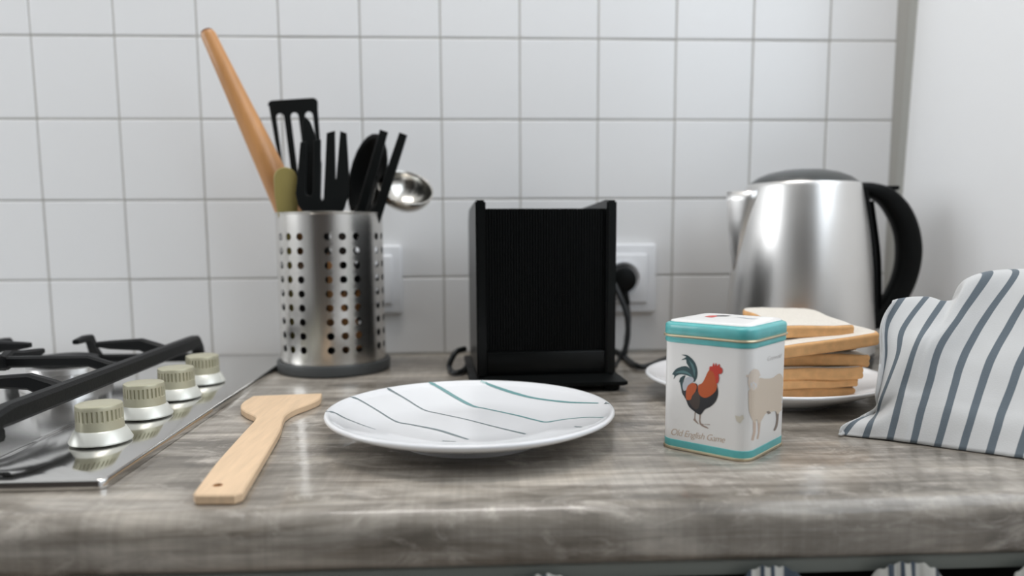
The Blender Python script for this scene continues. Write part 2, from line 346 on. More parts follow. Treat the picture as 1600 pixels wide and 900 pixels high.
# knobs
def knob_cap():
    A, v, f = 180, [], []
    rings = [(.0183, .0105), (.0181, .0125), (.0180, .0172), (.0180, .0178), (.0179, .0248), (.0179, .0254), (.0178, .0275), (.0174, .0284), (.0166, .0288), (.008, .0289)]
    for j, (r, z) in enumerate(rings):
        for i in range(A):
            rr = r
            if j in (3, 4) and i % 6 in (0, 1): rr = r-.0016
            a = 2*math.pi*i/A; v.append((rr*.885*math.cos(a), rr*.885*math.sin(a), z))
    for j in range(len(rings)-1):
        for i in range(A): a, b = j*A+i, j*A+(i+1) % A; f.append((a, b, b+A, a+A))
    f.append(tuple(range((len(rings)-1)*A, len(rings)*A))); return v, f
for x, y in ((-.3340, -.4445), (-.3350, -.3655), (-.3365, -.2925), (-.3375, -.2205)):
    v, f = knob_cap(); k = pyd('knob', v, f, 'champagne', None, True, 35); hobpart(k); k.location = (x, y, HZ)
    lathe('knob_skirt', [(.0, .0012), (.0182, .0012), (.0211, .0014), (.0213, .0024), (.0174, .0100), (.0165, .0107), (.0, .0107)], 'silver', k, 72)
# burners: back right (seen) and front right
for (x, y, r) in ((-.481, -.205, .034), (-.481, -.405, .026)):
    b = lathe('burner', [(0, HZ-.004), (r*1.25, HZ-.004), (r*1.22, HZ+.002), (r*.8, HZ+.004), (r*.78, HZ+.010), (r*1.02, HZ+.012), (r*1.04, HZ+.0175), (r*.9, HZ+.0195), (0, HZ+.0195)], 'burner', None, 56); hobpart(b); b.location = (x, y, 0)
    lathe('burner_cap', [(0, HZ+.0196), (r*.86, HZ+.0196), (r*.9, HZ+.021), (r*.88, HZ+.0255), (r*.7, HZ+.0275), (0, HZ+.028)], 'iron', b, 56)
    for q in range(4):
        a = q*math.pi/2+.6; t = tube('igniter', [(r*1.12*math.cos(a), r*1.12*math.sin(a), HZ-.004), (r*1.12*math.cos(a), r*1.12*math.sin(a), HZ+.012)], .0016, 'outlet', b, 8)
# cast iron pan support
gx0, gx1, gy0, gy1, gz = -.585, -.378, -.500, -.122, .0365
gr = thing('pan_support', ((gx0+gx1)/2, (gy0+gy1)/2, HZ), 'black cast iron pan support over the hob burners', 'pan support')
gi = Matrix.Translation((-(gx0+gx1)/2, -(gy0+gy1)/2, -HZ))
def gp(o): o.parent = gr; o.matrix_parent_inverse = gi; return o
def side_bar(x):
    return [(x, gy0-.012, HZ+.0005), (x, gy0-.006, gz-.010), (x, gy0+.004, gz-.001), (x, gy0+.02, gz), (x, gy1-.02, gz), (x, gy1-.005, gz), (x, gy1+.003, gz-.008), (x, gy1+.007, HZ+.006)]
for x in (gx1, gx0): gp(rbar('bar', side_bar(x), .0125, [.009, .010, .0125, .0145, .0145, .0145, .011, .009], 'iron', None, (0, .001, 1)))
for y in (gy1-.012,): gp(rbar('cross_bar', [(gx0, y, .020), (gx1, y, .020)], .009, .009, 'iron'))
gp(rbar('cross_bar', [(gx0, gy0+.012, .024), (gx1, gy0+.012, .024)], .009, .009, 'iron'))
def finger(x0, y0, dx, dy, L_, root=gz+.001):
    p = [(x0, y0, root-.002), (x0+dx*.010, y0+dy*.010, root+.001), (x0+dx*.026, y0+dy*.026, gz+.0085), (x0+dx*(L_-.012), y0+dy*(L_-.012), gz+.0085), (x0+dx*L_, y0+dy*L_, gz+.0092)]
    gp(rbar('finger', p, [.011, .010, .009, .008, .0065], [.013, .015, .0125, .0085, .005], 'iron'))
for x, dx in ((gx1, -1), (gx0, 1)):
    for y in (-.405, -.205): finger(x, y, dx, 0, .070)
gp(rbar('cross_bar', [(gx1, -.308, gz), (gx1-.012, -.308, gz+.003), (gx1-.028, -.308, gz+.0085), (gx0+.028, -.308, gz+.0085), (gx0+.012, -.308, gz+.003), (gx0, -.308, gz)], .0085, .010, 'iron'))
xc = (gx0+gx1)/2
finger(xc, -.308, 0, 1, .062, gz+.009); finger(xc, -.308, 0, -1, .062, gz+.009)
def hook(y, dy):
    p = [(xc, y, .020), (xc, y+dy*.010, .030), (xc, y+dy*.018, gz+.0085), (xc, y+dy*.030, gz+.0095), (xc, y+dy*.048, gz+.0085)]
    gp(rbar('finger', p, [.010, .009, .008, .0075, .0065], [.010, .011, .010, .0075, .005], 'iron', None, (0, -dy*.6, 1)))
hook(gy1-.012, -1); hook(gy0+.012, 1)

# ------------------------------------------------------------------ wooden spatula
def spat():
    side_r = [(-.1975, -.563), (-.2035, -.50), (-.2115, -.42), (-.2175, -.385), (-.2195, -.365), (-.2165, -.345), (-.2085, -.325), (-.2035, -.305), (-.2065, -.280)]
    side_l = [(-.2690, -.2875), (-.2705, -.315), (-.2655, -.337), (-.2560, -.354), (-.2460, -.367), (-.2410, -.380), (-.2385, -.42), (-.2330, -.50), (-.2262, -.562)]
    butt = [(-.2235, -.5665), (-.2010, -.5675)]
    pts = [tuple(p) for p in crom(side_r, 4)]+[tuple(p) for p in crom(side_l, 4)]+butt
    hole = [(-.2165+.0027*math.cos(a), -.5485+.0027*math.sin(a)) for a in np.linspace(0, 2*math.pi, 14, endpoint=False)]
    t = thing('wooden_spatula', (-.225, -.42, 0), 'flat pale wooden spatula lying on the worktop beside the hob', 'spatula')
    o = extrude_poly('spatula_body', pts, [hole], .0062, 'beech', None, (Vector((0, 0, .0034)), Vector((1, 0, 0)), Vector((0, 1, 0)), Vector((0, 0, 1))), .0009)
    o.parent = t; o.matrix_parent_inverse = Matrix.Translation((.225, .42, 0))
    bevel_in = pyd('hanging_hole', *lathe_vf([(.0026, .0003), (.0026, .0064)], 14, (-.2165, -.5485)), 'pin'); bevel_in.parent = t; bevel_in.matrix_parent_inverse = Matrix.Translation((.225, .42, 0))
spat()

# ------------------------------------------------------------------ plates
def plate_profile(R0, zr, foot, well, up=0.):
    return [(0, .0072+up), (well*.6, .0073+up), (well*.93, .0077+up), (well*1.04, .0090+up), (R0*.78, zr*.64+up*.3), (R0*.90, zr*.84), (R0*.945, zr*.905), (R0*.965, zr*.985), (R0*.985, zr*1.0), (R0*.997, zr*.97), (R0, zr*.91),
            (R0*.99, zr*.85), (R0*.93, zr*.70+up*.1), (R0*.80, zr*.44+up*.4), (foot*1.10, .0052+up*.9), (foot*1.04, .003), (foot*1.01, .0), (foot*.96, .0), (foot*.93, .003), (0, .0042+up)]
pl1 = thing('dinner_plate', (-.0642, -.4255, 0), 'white plate with thin teal lines in front of the toaster', 'plate')
p1 = lathe('plate_body', plate_profile(.1103, .0240, .056, .064, .0045), 'porcelain', pl1, 128, 60)
pl2 = thing('side_plate', (.2180, -.2880, 0), 'plain white plate under the sliced bread', 'plate')
lathe('plate_body', plate_profile(.113, .0215, .070, .068, -.002), 'porcelain', pl2, 128, 60)
bpy.context.view_layer.update()
def bvh(o):
    me = o.data; mw = o.matrix_world; return BVHTree.FromPolygons([mw@v.co for v in me.vertices], [tuple(p.vertices) for p in me.polygons])
def cast(T, x, y):
    d = (AX[0]*((x-800)/FPX)+AX[1]*((PY-y)/FPX)+AX[2]).normalized(); h = T.ray_cast(CAM, d)
    return (h[0], h[1] if h[1].dot(d) < 0 else -h[1]) if h[0] else None
T1 = bvh(p1)
def painted(pts, wd, mt):
    """brush line lying on the glaze; pts in crop px (480,570)+/3.077"""
    q = crom([(480+a/3.077, 570+b/3.077, c) for (a, b), c in zip(pts, wd)], 10); L_ = []
    for x, y, c in q:
        h = cast(T1, x, y)
        if h: L_.append((h[0], h[1], c))
    v = []; f = []
    for i, (p, nn, c) in enumerate(L_):
        t = (L_[min(i+1, len(L_)-1)][0]-L_[max(i-1, 0)][0]); s = t.cross(nn).normalized()*c; v += [p+s+nn*.00025, p-s+nn*.00025]
    for i in range(len(L_)-1): f.append((2*i, 2*i+1, 2*i+3, 2*i+2))
    o = pyd('painted_line', v, f, mt); o.parent = pl1; o.matrix_parent_inverse = pl1.matrix_world.inverted()
painted([(835, 78), (900, 105), (1000, 138), (1100, 162), (1250, 180), (1400, 185)], [.0009, .0019, .0019, .0016, .0013, .0007], 'teal_line')
painted([(588, 84), (640, 112), (720, 160), (795, 198), (860, 212), (1000, 242), (1100, 267), (1150, 276), (1230, 264), (1330, 254), (1425, 254)], [.0014, .002, .002, .0017, .001, .0011, .0011, .0012, .0008, .0006, .0005], 'teal_line')
painted([(385, 112), (400, 122), (470, 162), (560, 216), (640, 236), (760, 262), (900, 298), (1050, 334)], [.0006, .0013, .0009, .0008, .0007, .0007, .0008, .0012], 'grey_line')
painted([(205, 154), (245, 166), (330, 215), (425, 272), (500, 288), (620, 312), (700, 336), (775, 360)], [.0006, .001, .0008, .0009, .001, .0014, .0014, .0008], 'grey_line')
painted([(90, 224), (130, 230), (180, 256), (260, 288), (330, 312)], [.0006, .0009, .0008, .0005, .0003], 'grey_line')
painted([(650, 367), (715, 370)], [.0008, .0005], 'grey_line')
painted([(1285, 298), (1322, 300)], [.0011, .0007], 'grey_line')
painted([(1432, 184), (1452, 188)], [.0009, .0006], 'grey_line')

# ------------------------------------------------------------------ perforated utensil holder
HC = Vector((-.2252, -.1077, 0)); HR = .0598
holder = thing('utensil_holder', HC, 'perforated brushed steel utensil holder with a dark base', 'utensil holder', math.radians(30))
def perforated(HR, name, mt):
    N, rows, z0, dz = 24, 9, .0225, .0155; bm = bmesh.new(); cache = {}
    def V(a, z):
        k = (round(a*1e5) % round(2*math.pi*1e5), round(z*1e6))
        if k not in cache: cache[k] = bm.verts.new((HR*math.cos(a), HR*math.sin(a), z))
        return cache[k]
    da = 2*math.pi/N
    def grid(a0, zs):
        for i in range(4):
            for z1, z2 in zip(zs, zs[1:]):
                bm.faces.new((V(a0+da*i/4, z1), V(a0+da*(i+1)/4, z1), V(a0+da*(i+1)/4, z2), V(a0+da*i/4, z2)))
    for c in range(N):
        a0 = c*da
        grid(a0, [.010, .0145, z0]); grid(a0, [z0+rows*dz, .1685, .1775, .1785, .180])
        for r in range(rows):
            zb = z0+r*dz
            if c % 4 == 3: grid(a0, [zb+dz*k/4 for k in range(5)]); continue
            per = [(i/4, 0) for i in range(4)]+[(1, i/4) for i in range(4)]+[(1-i/4, 1) for i in range(4)]+[(0, 1-i/4) for i in range(4)]
            hole = []
            for u, q in per:
                t = math.atan2(q-.5, u-.5); hole.append(V(a0+da/2+.0041/HR*math.cos(t), zb+dz/2+.0041*math.sin(t)))
            out = [V(a0+da*u, zb+dz*q) for u, q in per]
            for k in range(16): bm.faces.new((out[k], out[(k+1) % 16], hole[(k+1) % 16], hole[k]))
    return bmo(name, bm, mt, holder, True, 60)
perforated(HR, 'perforated_cylinder', 'brushed')
perforated(HR-.0009, 'inner_shade_shell', 'shadesteel')  # darkened copy of the shell, its colour stands in for shade behind the holes
lathe('rim', [(HR-.0014, .1792), (HR-.0012, .1808), (HR, .1814), (HR+.0008, .1808), (HR+.0008, .1792), (HR, .1785), (HR-.0014, .1792)], 'steel', holder, 96)
lathe('base', [(0, .0005), (.0632, .0005), (.0646, .002), (.0648, .0115), (.0640, .0128), (.0605, .0130), (.0600, .0105), (.0, .0105)], 'dgrey', holder, 96)
# the utensils
GU = 'kitchen utensils standing in the steel holder'
def axis(p, q):
    ey = (q-p).normalized(); return ey
def frame_from(p_low, p_high, face=Vector((0, -1, 0))):
    ey = (p_high-p_low).normalized(); ex = ey.cross(-face).normalized(); en = ex.cross(ey).normalized(); return ex, ey, en
# rolling pin
a_ = at(322, 47, Y=-.125); d_ = (at(437, 293, Y=-.112)-a_).normalized(); Lp = (a_.z-.022)/-d_.z
pin = thing('rolling_pin', a_+d_*Lp, 'long tapered wooden rolling pin leaning left in the steel holder', 'rolling pin', group=GU)
pts = []; rr = []
for t, r in ((0, .0045), (.0015, .0066), (.005, .0080), (.06, .0103), (.13, .0134), (.20, .0164), (.26, .0182), (.32, .0185), (Lp-.03, .017), (Lp, .013)): pts.append(a_+d_*t); rr.append(r)
v, f = sweep_vf(pts, rr, 28); o = pyd('pin_body', v, f, 'pin'); o.parent = pin; o.matrix_parent_inverse = Matrix.Translation(-(a_+d_*Lp))
o = tube('pin_end', [a_-d_*.0005, a_+d_*.0007, a_+d_*.0022], [.0047, .0062, .0069], 'pinend', seg=28); o.parent = pin; o.matrix_parent_inverse = Matrix.Translation(-(a_+d_*Lp))
def arc_pts(cx, cy, r, a0, a1, n): return [(cx+r*math.cos(math.radians(a0+(a1-a0)*k/n)), cy+r*math.sin(math.radians(a0+(a1-a0)*k/n))) for k in range(n+1)]
def slot(cx, y0, y1, wd): return arc_pts(cx, y1-wd, wd, 0, 180, 6)+arc_pts(cx, y0+wd, wd, 180, 360, 6)
def utensil(name, label, cat, low, high, mk, face=Vector((0, -1, 0))):
    ex, ey, en = frame_from(low, high, face); t = thing(name, low, label, cat, group=GU); iv = Matrix.Translation(-low)
    for o in mk(low, high, ex, ey, en, (high-low).length): o.parent = t; o.matrix_parent_inverse = iv
    return t
def handle(low, ey, L_, r, mt='blackm', sq=.6, up=None): return tube('handle', [low+ey*.001, low+ey*.006, low+ey*(L_*.5), low+ey*L_], [r*.7, r, r, r*.8], mt, seg=14, squash=sq, up=up)
# slotted turner
def mk_turner(p, q, ex, ey, en, L_):
    o0 = p+ey*(L_-.118); s = .0282
    out = [(-.0150, 0), (.0150, 0), (.0200, .020), (.0255, .07), (s-.001, .112)]+arc_pts(s-.0055, .1125, .0055, 0, 90, 5)+arc_pts(-s+.0055, .1125, .0055, 90, 180, 5)+[(-s+.001, .105), (-.0255, .07), (-.0200, .020)]
    holes = [slot(c*.0163, .014+abs(c)*.006, .103, .0044) for c in (-1, 0, 1)]
    return [extrude_poly('blade', out, holes, .0026, 'blackm', None, (o0, ex, ey, en), .0005), handle(p, ey, L_-.112, .0075, up=ex)]
utensil('slotted_turner', 'black slotted turner with three long slots, tallest black utensil in holder', 'turner', at(508, 560, Y=-.072), at(457, 155, Y=-.080), mk_turner, Vector((.12, -1, 0)))
# serving fork
def mk_fork(p, q, ex, ey, en, L_):
    o0 = p+ey*(L_-.100)
    out = [(-.012, 0), (.012, 0), (.026, .020), (.0285, .032), (.0270, .048), (.0240, .087), (.0172, .088), (.0176, .036)]+arc_pts(.0137, .034, .0038, 0, -180, 6)[1:]+[(.0098, .090), (.0024, .091), (.0018, .028), (.0, .025), (-.0018, .028), (-.0040, .098), (-.0125, .1010), (-.0140, .050), (-.0150, .050), (-.0185, .101), (-.0250, .099), (-.0285, .055), (-.0285, .034), (-.024, .018)]
    return [extrude_poly('fork_head', out, [], .0045, 'blackm', None, (o0, ex, ey, en), .0006), handle(p, ey, L_-.094, .0075, up=ex)]
utensil('serving_fork', 'black serving fork with upright flat tines at the front of holder', 'fork', at(500, 570, Y=-.146), at(505, 205, Y=-.148), mk_fork)
# knife-like pointed spatula behind the fork
def mk_point(p, q, ex, ey, en, L_):
    o0 = p+ey*(L_-.10); out = [(-.009, 0), (.009, 0), (.0115, .05), (.010, .094), (.006, .100), (.001, .094), (-.006, .074), (-.0105, .05)]
    return [extrude_poly('blade', out, [], .003, 'blackm', None, (o0, ex, ey, en), .0005), handle(p, ey, L_-.095, .007, up=ex)]
utensil('narrow_spatula', 'narrow pointed black spatula between the turner and the fork', 'spatula', at(490, 565, Y=-.140), at(487, 183, Y=-.134), mk_point)
# olive bamboo spoon
def mk_olive(p, q, ex, ey, en, L_):
    o0 = p+ey*(L_-.075); out = [(-.006, 0), (.006, 0), (.0105, .025), (.0125, .045)]+arc_pts(.000, .0625, .0125, 0, 180, 10)+[(-.0125, .045), (-.0105, .025)]
    return [extrude_poly('spoon_head', out, [], .0045, 'olive', None, (o0, ex, ey, en), .001), handle(p, ey, L_-.07, .006, 'olive', up=ex)]
utensil('bamboo_spoon', 'olive coloured wooden spoon at the left rim of the holder', 'spoon', at(462, 560, Y=-.126), at(445, 261, Y=-.142), mk_olive, Vector((.25, -1, 0)))
# black spoon seen from its back
def mk_spoon(p, q, ex, ey, en, L_):
    A, B, D = .0250, .050, .018; c = p+ey*(L_-B); v = []; f = []; n, m_ = 24, 8
    for j in range(m_+1):
        r = j/m_
        for i in range(n):
            a = 2*math.pi*i/n; v.append(c+ex*(A*r*math.cos(a))+ey*(B*r*math.sin(a))+en*(D*(1-r*r)))
    for j in range(m_):
        for i in range(n): a, b = j*n+i, j*n+(i+1) % n; f.append((a, b, b+n, a+n))
    o = pyd('bowl', v, f, 'blackm', None, True, 80); o.modifiers.new('t', 'SOLIDIFY').thickness = .0018
    return [o, handle(p, ey, L_-.085, .007, up=ex)]
utensil('black_spoon', 'black nylon cooking spoon with rounded back at the holder right side', 'spoon', at(510, 560, Y=-.068), at(588, 210, Y=-.104), mk_spoon, Vector((-.55, -1, .1)))
# tongs: two flat arms
def mk_tongs(p, q, ex, ey, en, L_):
    out = []
    for sx, dl in ((-1, .0), (1, -.004)):
        top = p+ey*(L_+dl)+ex*(sx*.0108); low = p+ey*.03+ex*(sx*.0058)
        out.append(rbar('arm', [low, low.lerp(top, .45)+ex*sx*.001, low.lerp(top, .8), top], [.008, .0105, .0105, .009], [.004, .005, .005, .005], 'blackm', None, tuple(en)))
    out.append(tube('pivot', [p, p+ey*.02, p+ey*.05], [.005, .007, .006], 'blackm', seg=12)); return out
utensil('tongs', 'pair of black tongs leaning right in the holder', 'tongs', at(508, 560, Y=-.104), at(616, 204, Y=-.130), mk_tongs, Vector((-.1, -1, 0)))
# steel ladle
def mk_ladle(p, q, ex, ey, en, L_):
    c = at(632, 301, Y=-.095); ax = Vector((.25, -.58, .76)).normalized(); u = ax.orthogonal().normalized(); w_ = ax.cross(u); v = []; f = []; n, m_ = 40, 12; A = .0325; D = .027
    for j in range(m_+1):
        t = math.pi/2*j/m_
        for i in range(n): a = 2*math.pi*i/n; v.append(c+(u*math.cos(a)+w_*math.sin(a))*(A*math.sin(t))-ax*(D*math.cos(t))+ax*.008)
    for j in range(m_):
        for i in range(n): a, b = j*n+i, j*n+(i+1) % n; f.append((a, b, b+n, a+n))
    o = pyd('bowl', v, f, 'steel', None, True, 80); s = o.modifiers.new('t', 'SOLIDIFY'); s.thickness = .0012
    hp = c-Vector((.024, 0, .004)); return [o, rbar('handle', [tuple(x) for x in crom([p, p.lerp(hp, .6), hp-Vector((.004, 0, -.006)), hp+Vector((.004, 0, .004))], 5)], .012, .002, 'steel', None, (0, -1, .2))]
utensil('steel_ladle', 'shiny steel ladle whose bowl hangs over the holder right rim', 'ladle', at(535, 555, Y=-.066), at(600, 300, Y=-.085), mk_ladle)

# ------------------------------------------------------------------ sockets, plug, cords
def socket(name, label, x, z, wd, hh, sw):
    t = thing(name, (x, -.0045, z), label, 'socket'); 
    box('cover_plate', (-wd/2, -.0085, -hh/2), (wd/2, .0, hh/2), 'outlet', t, .003, 3)
    if sw: box('rocker', (-wd*.36, -.0135, -hh*.36), (wd*.36, -.0075, hh*.36), 'outlet', t, .003, 3)
    else:
        box('inner_frame', (-wd*.36, -.0125, -hh*.36), (wd*.36, -.0075, hh*.36), 'outlet', t, .003, 3)
        o = lathe('socket_well', [(0, .0), (.0195, .0), (.0205, .0045), (.0225, .0050), (.0225, .0)], 'outlet', t, 48); o.rotation_euler = (math.radians(90), 0, 0); o.location = (-.003, -.0122, 0)
    return t
socket('wall_switch', 'white wall socket plate half hidden behind the utensil holder', -.1945, .0985, .082, .088, True)
socket('wall_socket', 'white wall socket behind the black plug and toaster', .1355, .0975, .083, .090, False)
pc = at(974, 437, Y=-.034)
plug = thing('power_plug', (pc.x, -.0175, pc.z), 'black round plug pushed into the wall socket', 'plug')
o = lathe('plug_body', [(0, 0), (.0185, 0), (.0188, .004), (.0170, .008), (.0165, .020), (.0150, .0235), (.0115, .0250), (0, .0252)], 'black', plug, 40); o.rotation_euler = (math.radians(90), 0, 0)
def wp(o, pr): o.parent = pr; o.matrix_parent_inverse = pr.matrix_basis.inverted(); return o
P0 = Vector((pc.x, -.036, pc.z))
pth = [P0+Vector((0, 0, -.010)), at(979, 470, Y=-.036), at(982, 500, Y=-.038), at(979, 530, Y=-.042), at(975, 556, Y=-.048)]
e_ = at(978, 569, z=.0042)
pth += [Vector((e_.x-.002, -.056, .010)), Vector((e_.x+.008, -.060, .0045)), at(1003, 573, z=.0042), Vector((.19, -.072, .0042)), Vector((.245, -.060, .0042))]
wp(tube('cord', [tuple(x) for x in crom(pth, 8)], .0033, 'cord', seg=12), plug)
wp(tube('strain_relief', [tuple(P0+Vector((0, .004, -.006))), tuple(P0+Vector((.001, .001, -.020))), tuple(at(980, 476, Y=-.037))], [.0075, .0062, .0045], 'black', seg=14), plug)
cpts = [at(948, 430, Y=-.055), at(958, 442, Y=-.062), at(968, 462, Y=-.068), at(979, 492, Y=-.072), at(981, 522, Y=-.074), at(976, 548, Y=-.076), at(966, 566, Y=-.079), at(955, 573, z=.0062), at(935, 575, z=.0052)]
TCORD = cpts
cpts = [at(735, 566, z=.004), at(722, 580, z=.0042), at(708, 582, z=.0042), at(702, 573, z=.006), at(706, 560, Y=-.14), at(714, 549, Y=-.135), at(726, 545, Y=-.12)]
tc = tube('spare_cord', [tuple(x) for x in crom(cpts, 8)], .0032, 'cord', seg=12); tag(tc, 'short black cord loop on the worktop left of the toaster', 'cord')

# ------------------------------------------------------------------ toaster (turned a little)
TA = math.radians(3.0)
toa = thing('toaster', (.0075, -.165, 0), 'black toaster with ribbed front and raised side panels', 'toaster', TA)
D0, D1 = -.078, .075                                      # local front and back
def panel(x0, x1):
    bm = bmesh.new(); pr = [(D0-.006, .014), (D0-.006, .1885), (D0+.010, .1895), (D1-.02, .1850), (D1, .172), (D1, .014)]
    a = [bm.verts.new((x0, y, z)) for y, z in pr]; b = [bm.verts.new((x1, y, z)) for y, z in pr]; k = len(pr)
    for i in range(k): bm.faces.new((a[i], a[(i+1) % k], b[(i+1) % k], b[i]))
    bm.faces.new(a); bm.faces.new(b); bmesh.ops.recalc_face_normals(bm, faces=bm.faces); bmesh.ops.bevel(bm, geom=list(bm.edges), offset=.0016, segments=2, affect='EDGES')
    return bmo('side_panel', bm, 'blackg', toa)
panel(-.0705, -.0605); panel(.0595, .0695)
def ribs():
    x0, x1, n = -.0603, .0593, 44; v = []; f = []; pr = []
    for i in range(n):
        a = x0+(x1-x0)*i/n; s = (x1-x0)/n
        for u, d in ((.0, .0), (.18, .0), (.30, .0016), (.82, .0016), (.94, .0)): pr.append((a+s*u, D0+.001-d))
    pr.append((x1, D0+.001))
    for x, y in pr: v += [(x, y, .040), (x, y, .1805)]
    for i in range(len(pr)-1): f.append((2*i, 2*i+2, 2*i+3, 2*i+1))
    return pyd('ribbed_panel', v, f, 'black', toa, False)
ribs()
def body():
    bm = bmesh.new(); addbox(bm, (-.0604, D0+.001, .012), (.0594, D1-.004, .1808), .0012, 1); return bmo('body', bm, 'black', toa)
body()
box('lower_front', (-.0603, D0-.0035, .016), (.0593, D0+.002, .0385), 'blackg', toa, .0012)
for x in (-.022, .022): box('bread_slot', (x-.013, D0+.022, .1795), (x+.013, D1-.020, .1815), 'dark', toa, .0005)
bm = bmesh.new()
for (z, e) in ((.0095, .0), (.0125, -.001), (.0150, -.012)): pass
rings = [[bm.verts.new((sx*(.0775+e), (D0-.026-e if sy < 0 else D1+.004+e), z)) for sx, sy in ((-1, -1), (1, -1), (1, 1), (-1, 1))] for z, e in ((.0058, -.003), (.0075, 0), (.0105, 0), (.0150, -.0165))]
for a, b in zip(rings, rings[1:]):
    for k in range(4): bm.faces.new((a[k], a[(k+1) % 4], b[(k+1) % 4], b[k]))
bm.faces.new(rings[0][::-1]); bm.faces.new(rings[-1]); bmo('base_tray', bm, 'black', toa, True, 25)
for sx in (-1, 1):
    for y in (D0-.012, D1-.010): lf = lathe('foot', [(0, 0), (.0075, 0), (.0085, .001), (.009, .0062), (0, .0062)], 'black', toa, 24); lf.location = (sx*.064, y, .0002)
wp(tube('cord', [tuple(x) for x in crom(TCORD, 8)], .0034, 'cord', seg=12), toa)

# ------------------------------------------------------------------ kettle
kt = thing('electric_kettle', (.3255, -.112, 0), 'brushed steel electric kettle with black handle, behind the bread', 'kettle', math.radians(-3))
prof = crom([(.0850, .018), (.0846, .030), (.0830, .055), (.0812, .080), (.0780, .120), (.0728, .160), (.0662, .195), (.0628, .2105)], 5)
lathe('kettle_body', [(0, .018)]+[tuple(p) for p in prof]+[(.0615, .2122), (.0600, .2118)], 'kettle', kt, 96, 40)
lathe('base_ring', [(0, .001), (.0790, .001), (.0835, .003), (.0845, .010), (.0800, .013), (.0800, .0155), (.0846, .0158), (.0852, .0185), (0, .0185)], 'dgrey', kt, 80)
lathe('lid', [(.0610, .2115), (.0605, .2130), (.0520, .2195), (.0400, .2245), (.0240, .2278), (.0100, .2290), (0, .2292)], mat('dark grey lid', (.06, .064, .064, 1), .28), kt, 72, 60)
# spout: folded V at the left
def spout():
    v = []; f = []; n = 10
    zs = np.linspace(.110, .2035, n)
    for z in zs:
        t = (z-.110)/(.0935); rb = np.interp(z, [.11, .12, .16, .195, .21], [.0788, .078, .0728, .0662, .063]); ext = .025*t**.9; hw = .004+.020*t**.8
        for k in range(7):
            u = k/6*2-1; y = hw*u; x = -(math.sqrt(max(rb*rb-y*y, 0))-.0015)-ext*(1-abs(u)**1.4); v.append((x, y, z))
    for j in range(n-1):
        for k in range(6): a = j*7+k; f.append((a, a+1, a+8, a+7))
    o = pyd('spout', v, f, 'kettle', kt, True, 60); o.modifiers.new('t', 'SOLIDIFY').thickness = .0012
spout()
def hsec(path, ws, hs, name, mt='black'):
    bm = bmesh.new(); rbar_bm(bm, path, ws, hs, (0, 1, 0)); return bmo(name, bm, mt, kt, True, 50)
hp = crom([(.0560, 0, .2080), (.0780, 0, .2050), (.0985, 0, .1955), (.1160, 0, .1740), (.1255, 0, .1480), (.1270, 0, .1200), (.1205, 0, .0920), (.1080, 0, .0700), (.0930, 0, .0530), (.0835, 0, .0455)], 6)
nh = len(hp); wv = [float(np.interp(i/(nh-1), [0, .1, .3, .5, .7, .9, 1], [.010, .016, .026, .028, .026, .019, .012])) for i in range(nh)]
v, f = [], []
def oval(path, ws, hs, name, mt='black', seg=20):
    v = []; f = []; P = [Vector(p) for p in path]; n = len(P)
    for i in range(n):
        t = (P[min(i+1, n-1)]-P[max(i-1, 0)]).normalized(); u = Vector((0, 1, 0)); s = t.cross(u)
        for k in range(seg):
            a = 2*math.pi*k/seg; ca, sa = math.cos(a), math.sin(a); q = lambda c: math.copysign(abs(c)**.7, c)
            v.append(P[i]+s*(q(ca)*ws[i]/2)+u*(q(sa)*hs[i]/2))
    for i in range(n-1):
        for k in range(seg): a, b = i*seg+k, i*seg+(k+1) % seg; f.append((a, b, b+seg, a+seg))
    f += [tuple(range(seg))[::-1], tuple(range((n-1)*seg, n*seg))]
    return pyd(name, v, f, mt, kt, True, 60)
oval(hp, wv, [.026]*nh, 'handle')
st = crom([(.0650, 0, .2060), (.0720, 0, .1700), (.0790, 0, .1300), (.0820, 0, .0950), (.0835, 0, .0650), (.0850, 0, .0420)], 5)
st = [(p[0]+.0022, p[1], p[2]) for p in st]
oval(st, [.0120]*len(st), [.026]*len(st), 'gauge_strip')
st2 = [(p[0]+.0085, p[1], p[2]) for p in st[2:]]
oval(st2, [.0028]*len(st2), [.020]*len(st2), 'gauge_cover', 'black')
box('switch', (.094, -.007, .2045), (.110, .007, .2095), 'black', kt, .0015).rotation_euler = (0, math.radians(0), 0)

# ------------------------------------------------------------------ tea tin
tin = thing('tea_tin', (.1226, -.4590, 0), 'small white and teal square tin printed with a rooster and a sheep', 'tin', math.radians(1.2))
HS, RC = .0338, .0105
def rsq(off, z, n=8):
    h = HS+off; r = max(.001, RC+off); out = []
    for cx, cy, a0 in ((h-r, -h+r, -90), (h-r, h-r, 0), (-h+r, h-r, 90), (-h+r, -h+r, 180)):
        for k in range(n+1): a = math.radians(a0+90*k/n); x, y = cx+r*math.cos(a), cy+r*math.sin(a); out.append(((x-y)*.70711, (x+y)*.70711, z))
    return out
def loft(name, rows, mt, parent, cap=(False, False), angle=40):
    v = []; f = []
    for off, z in rows: v += rsq(off, z)
    n = len(rsq(0, 0))
    for j in range(len(rows)-1):
        for k in range(n): a, b = j*n+k, j*n+(k+1) % n; f.append((a, b, b+n, a+n))
    if cap[0]: f.append(tuple(range(n))[::-1])
    if cap[1]: f.append(tuple(range((len(rows)-1)*n, len(rows)*n)))
    return pyd(name, v, f, mt, parent, True, angle)
tb = loft('tin_body', [(-.0002, .0022), (0, .003), (0, .0786), (-.0002, .0826)], 'tin', tin, (True, True))
loft('bottom_rim', [(-.001, .0003), (.0007, .0003), (.0010, .0010), (.0008, .0019), (.0, .0023)], 'gold', tin, (True, False))
loft('bottom_band', [(.00012, .0022), (.00018, .0024), (.00018, .0072), (.0, .0074)], 'teal', tin)
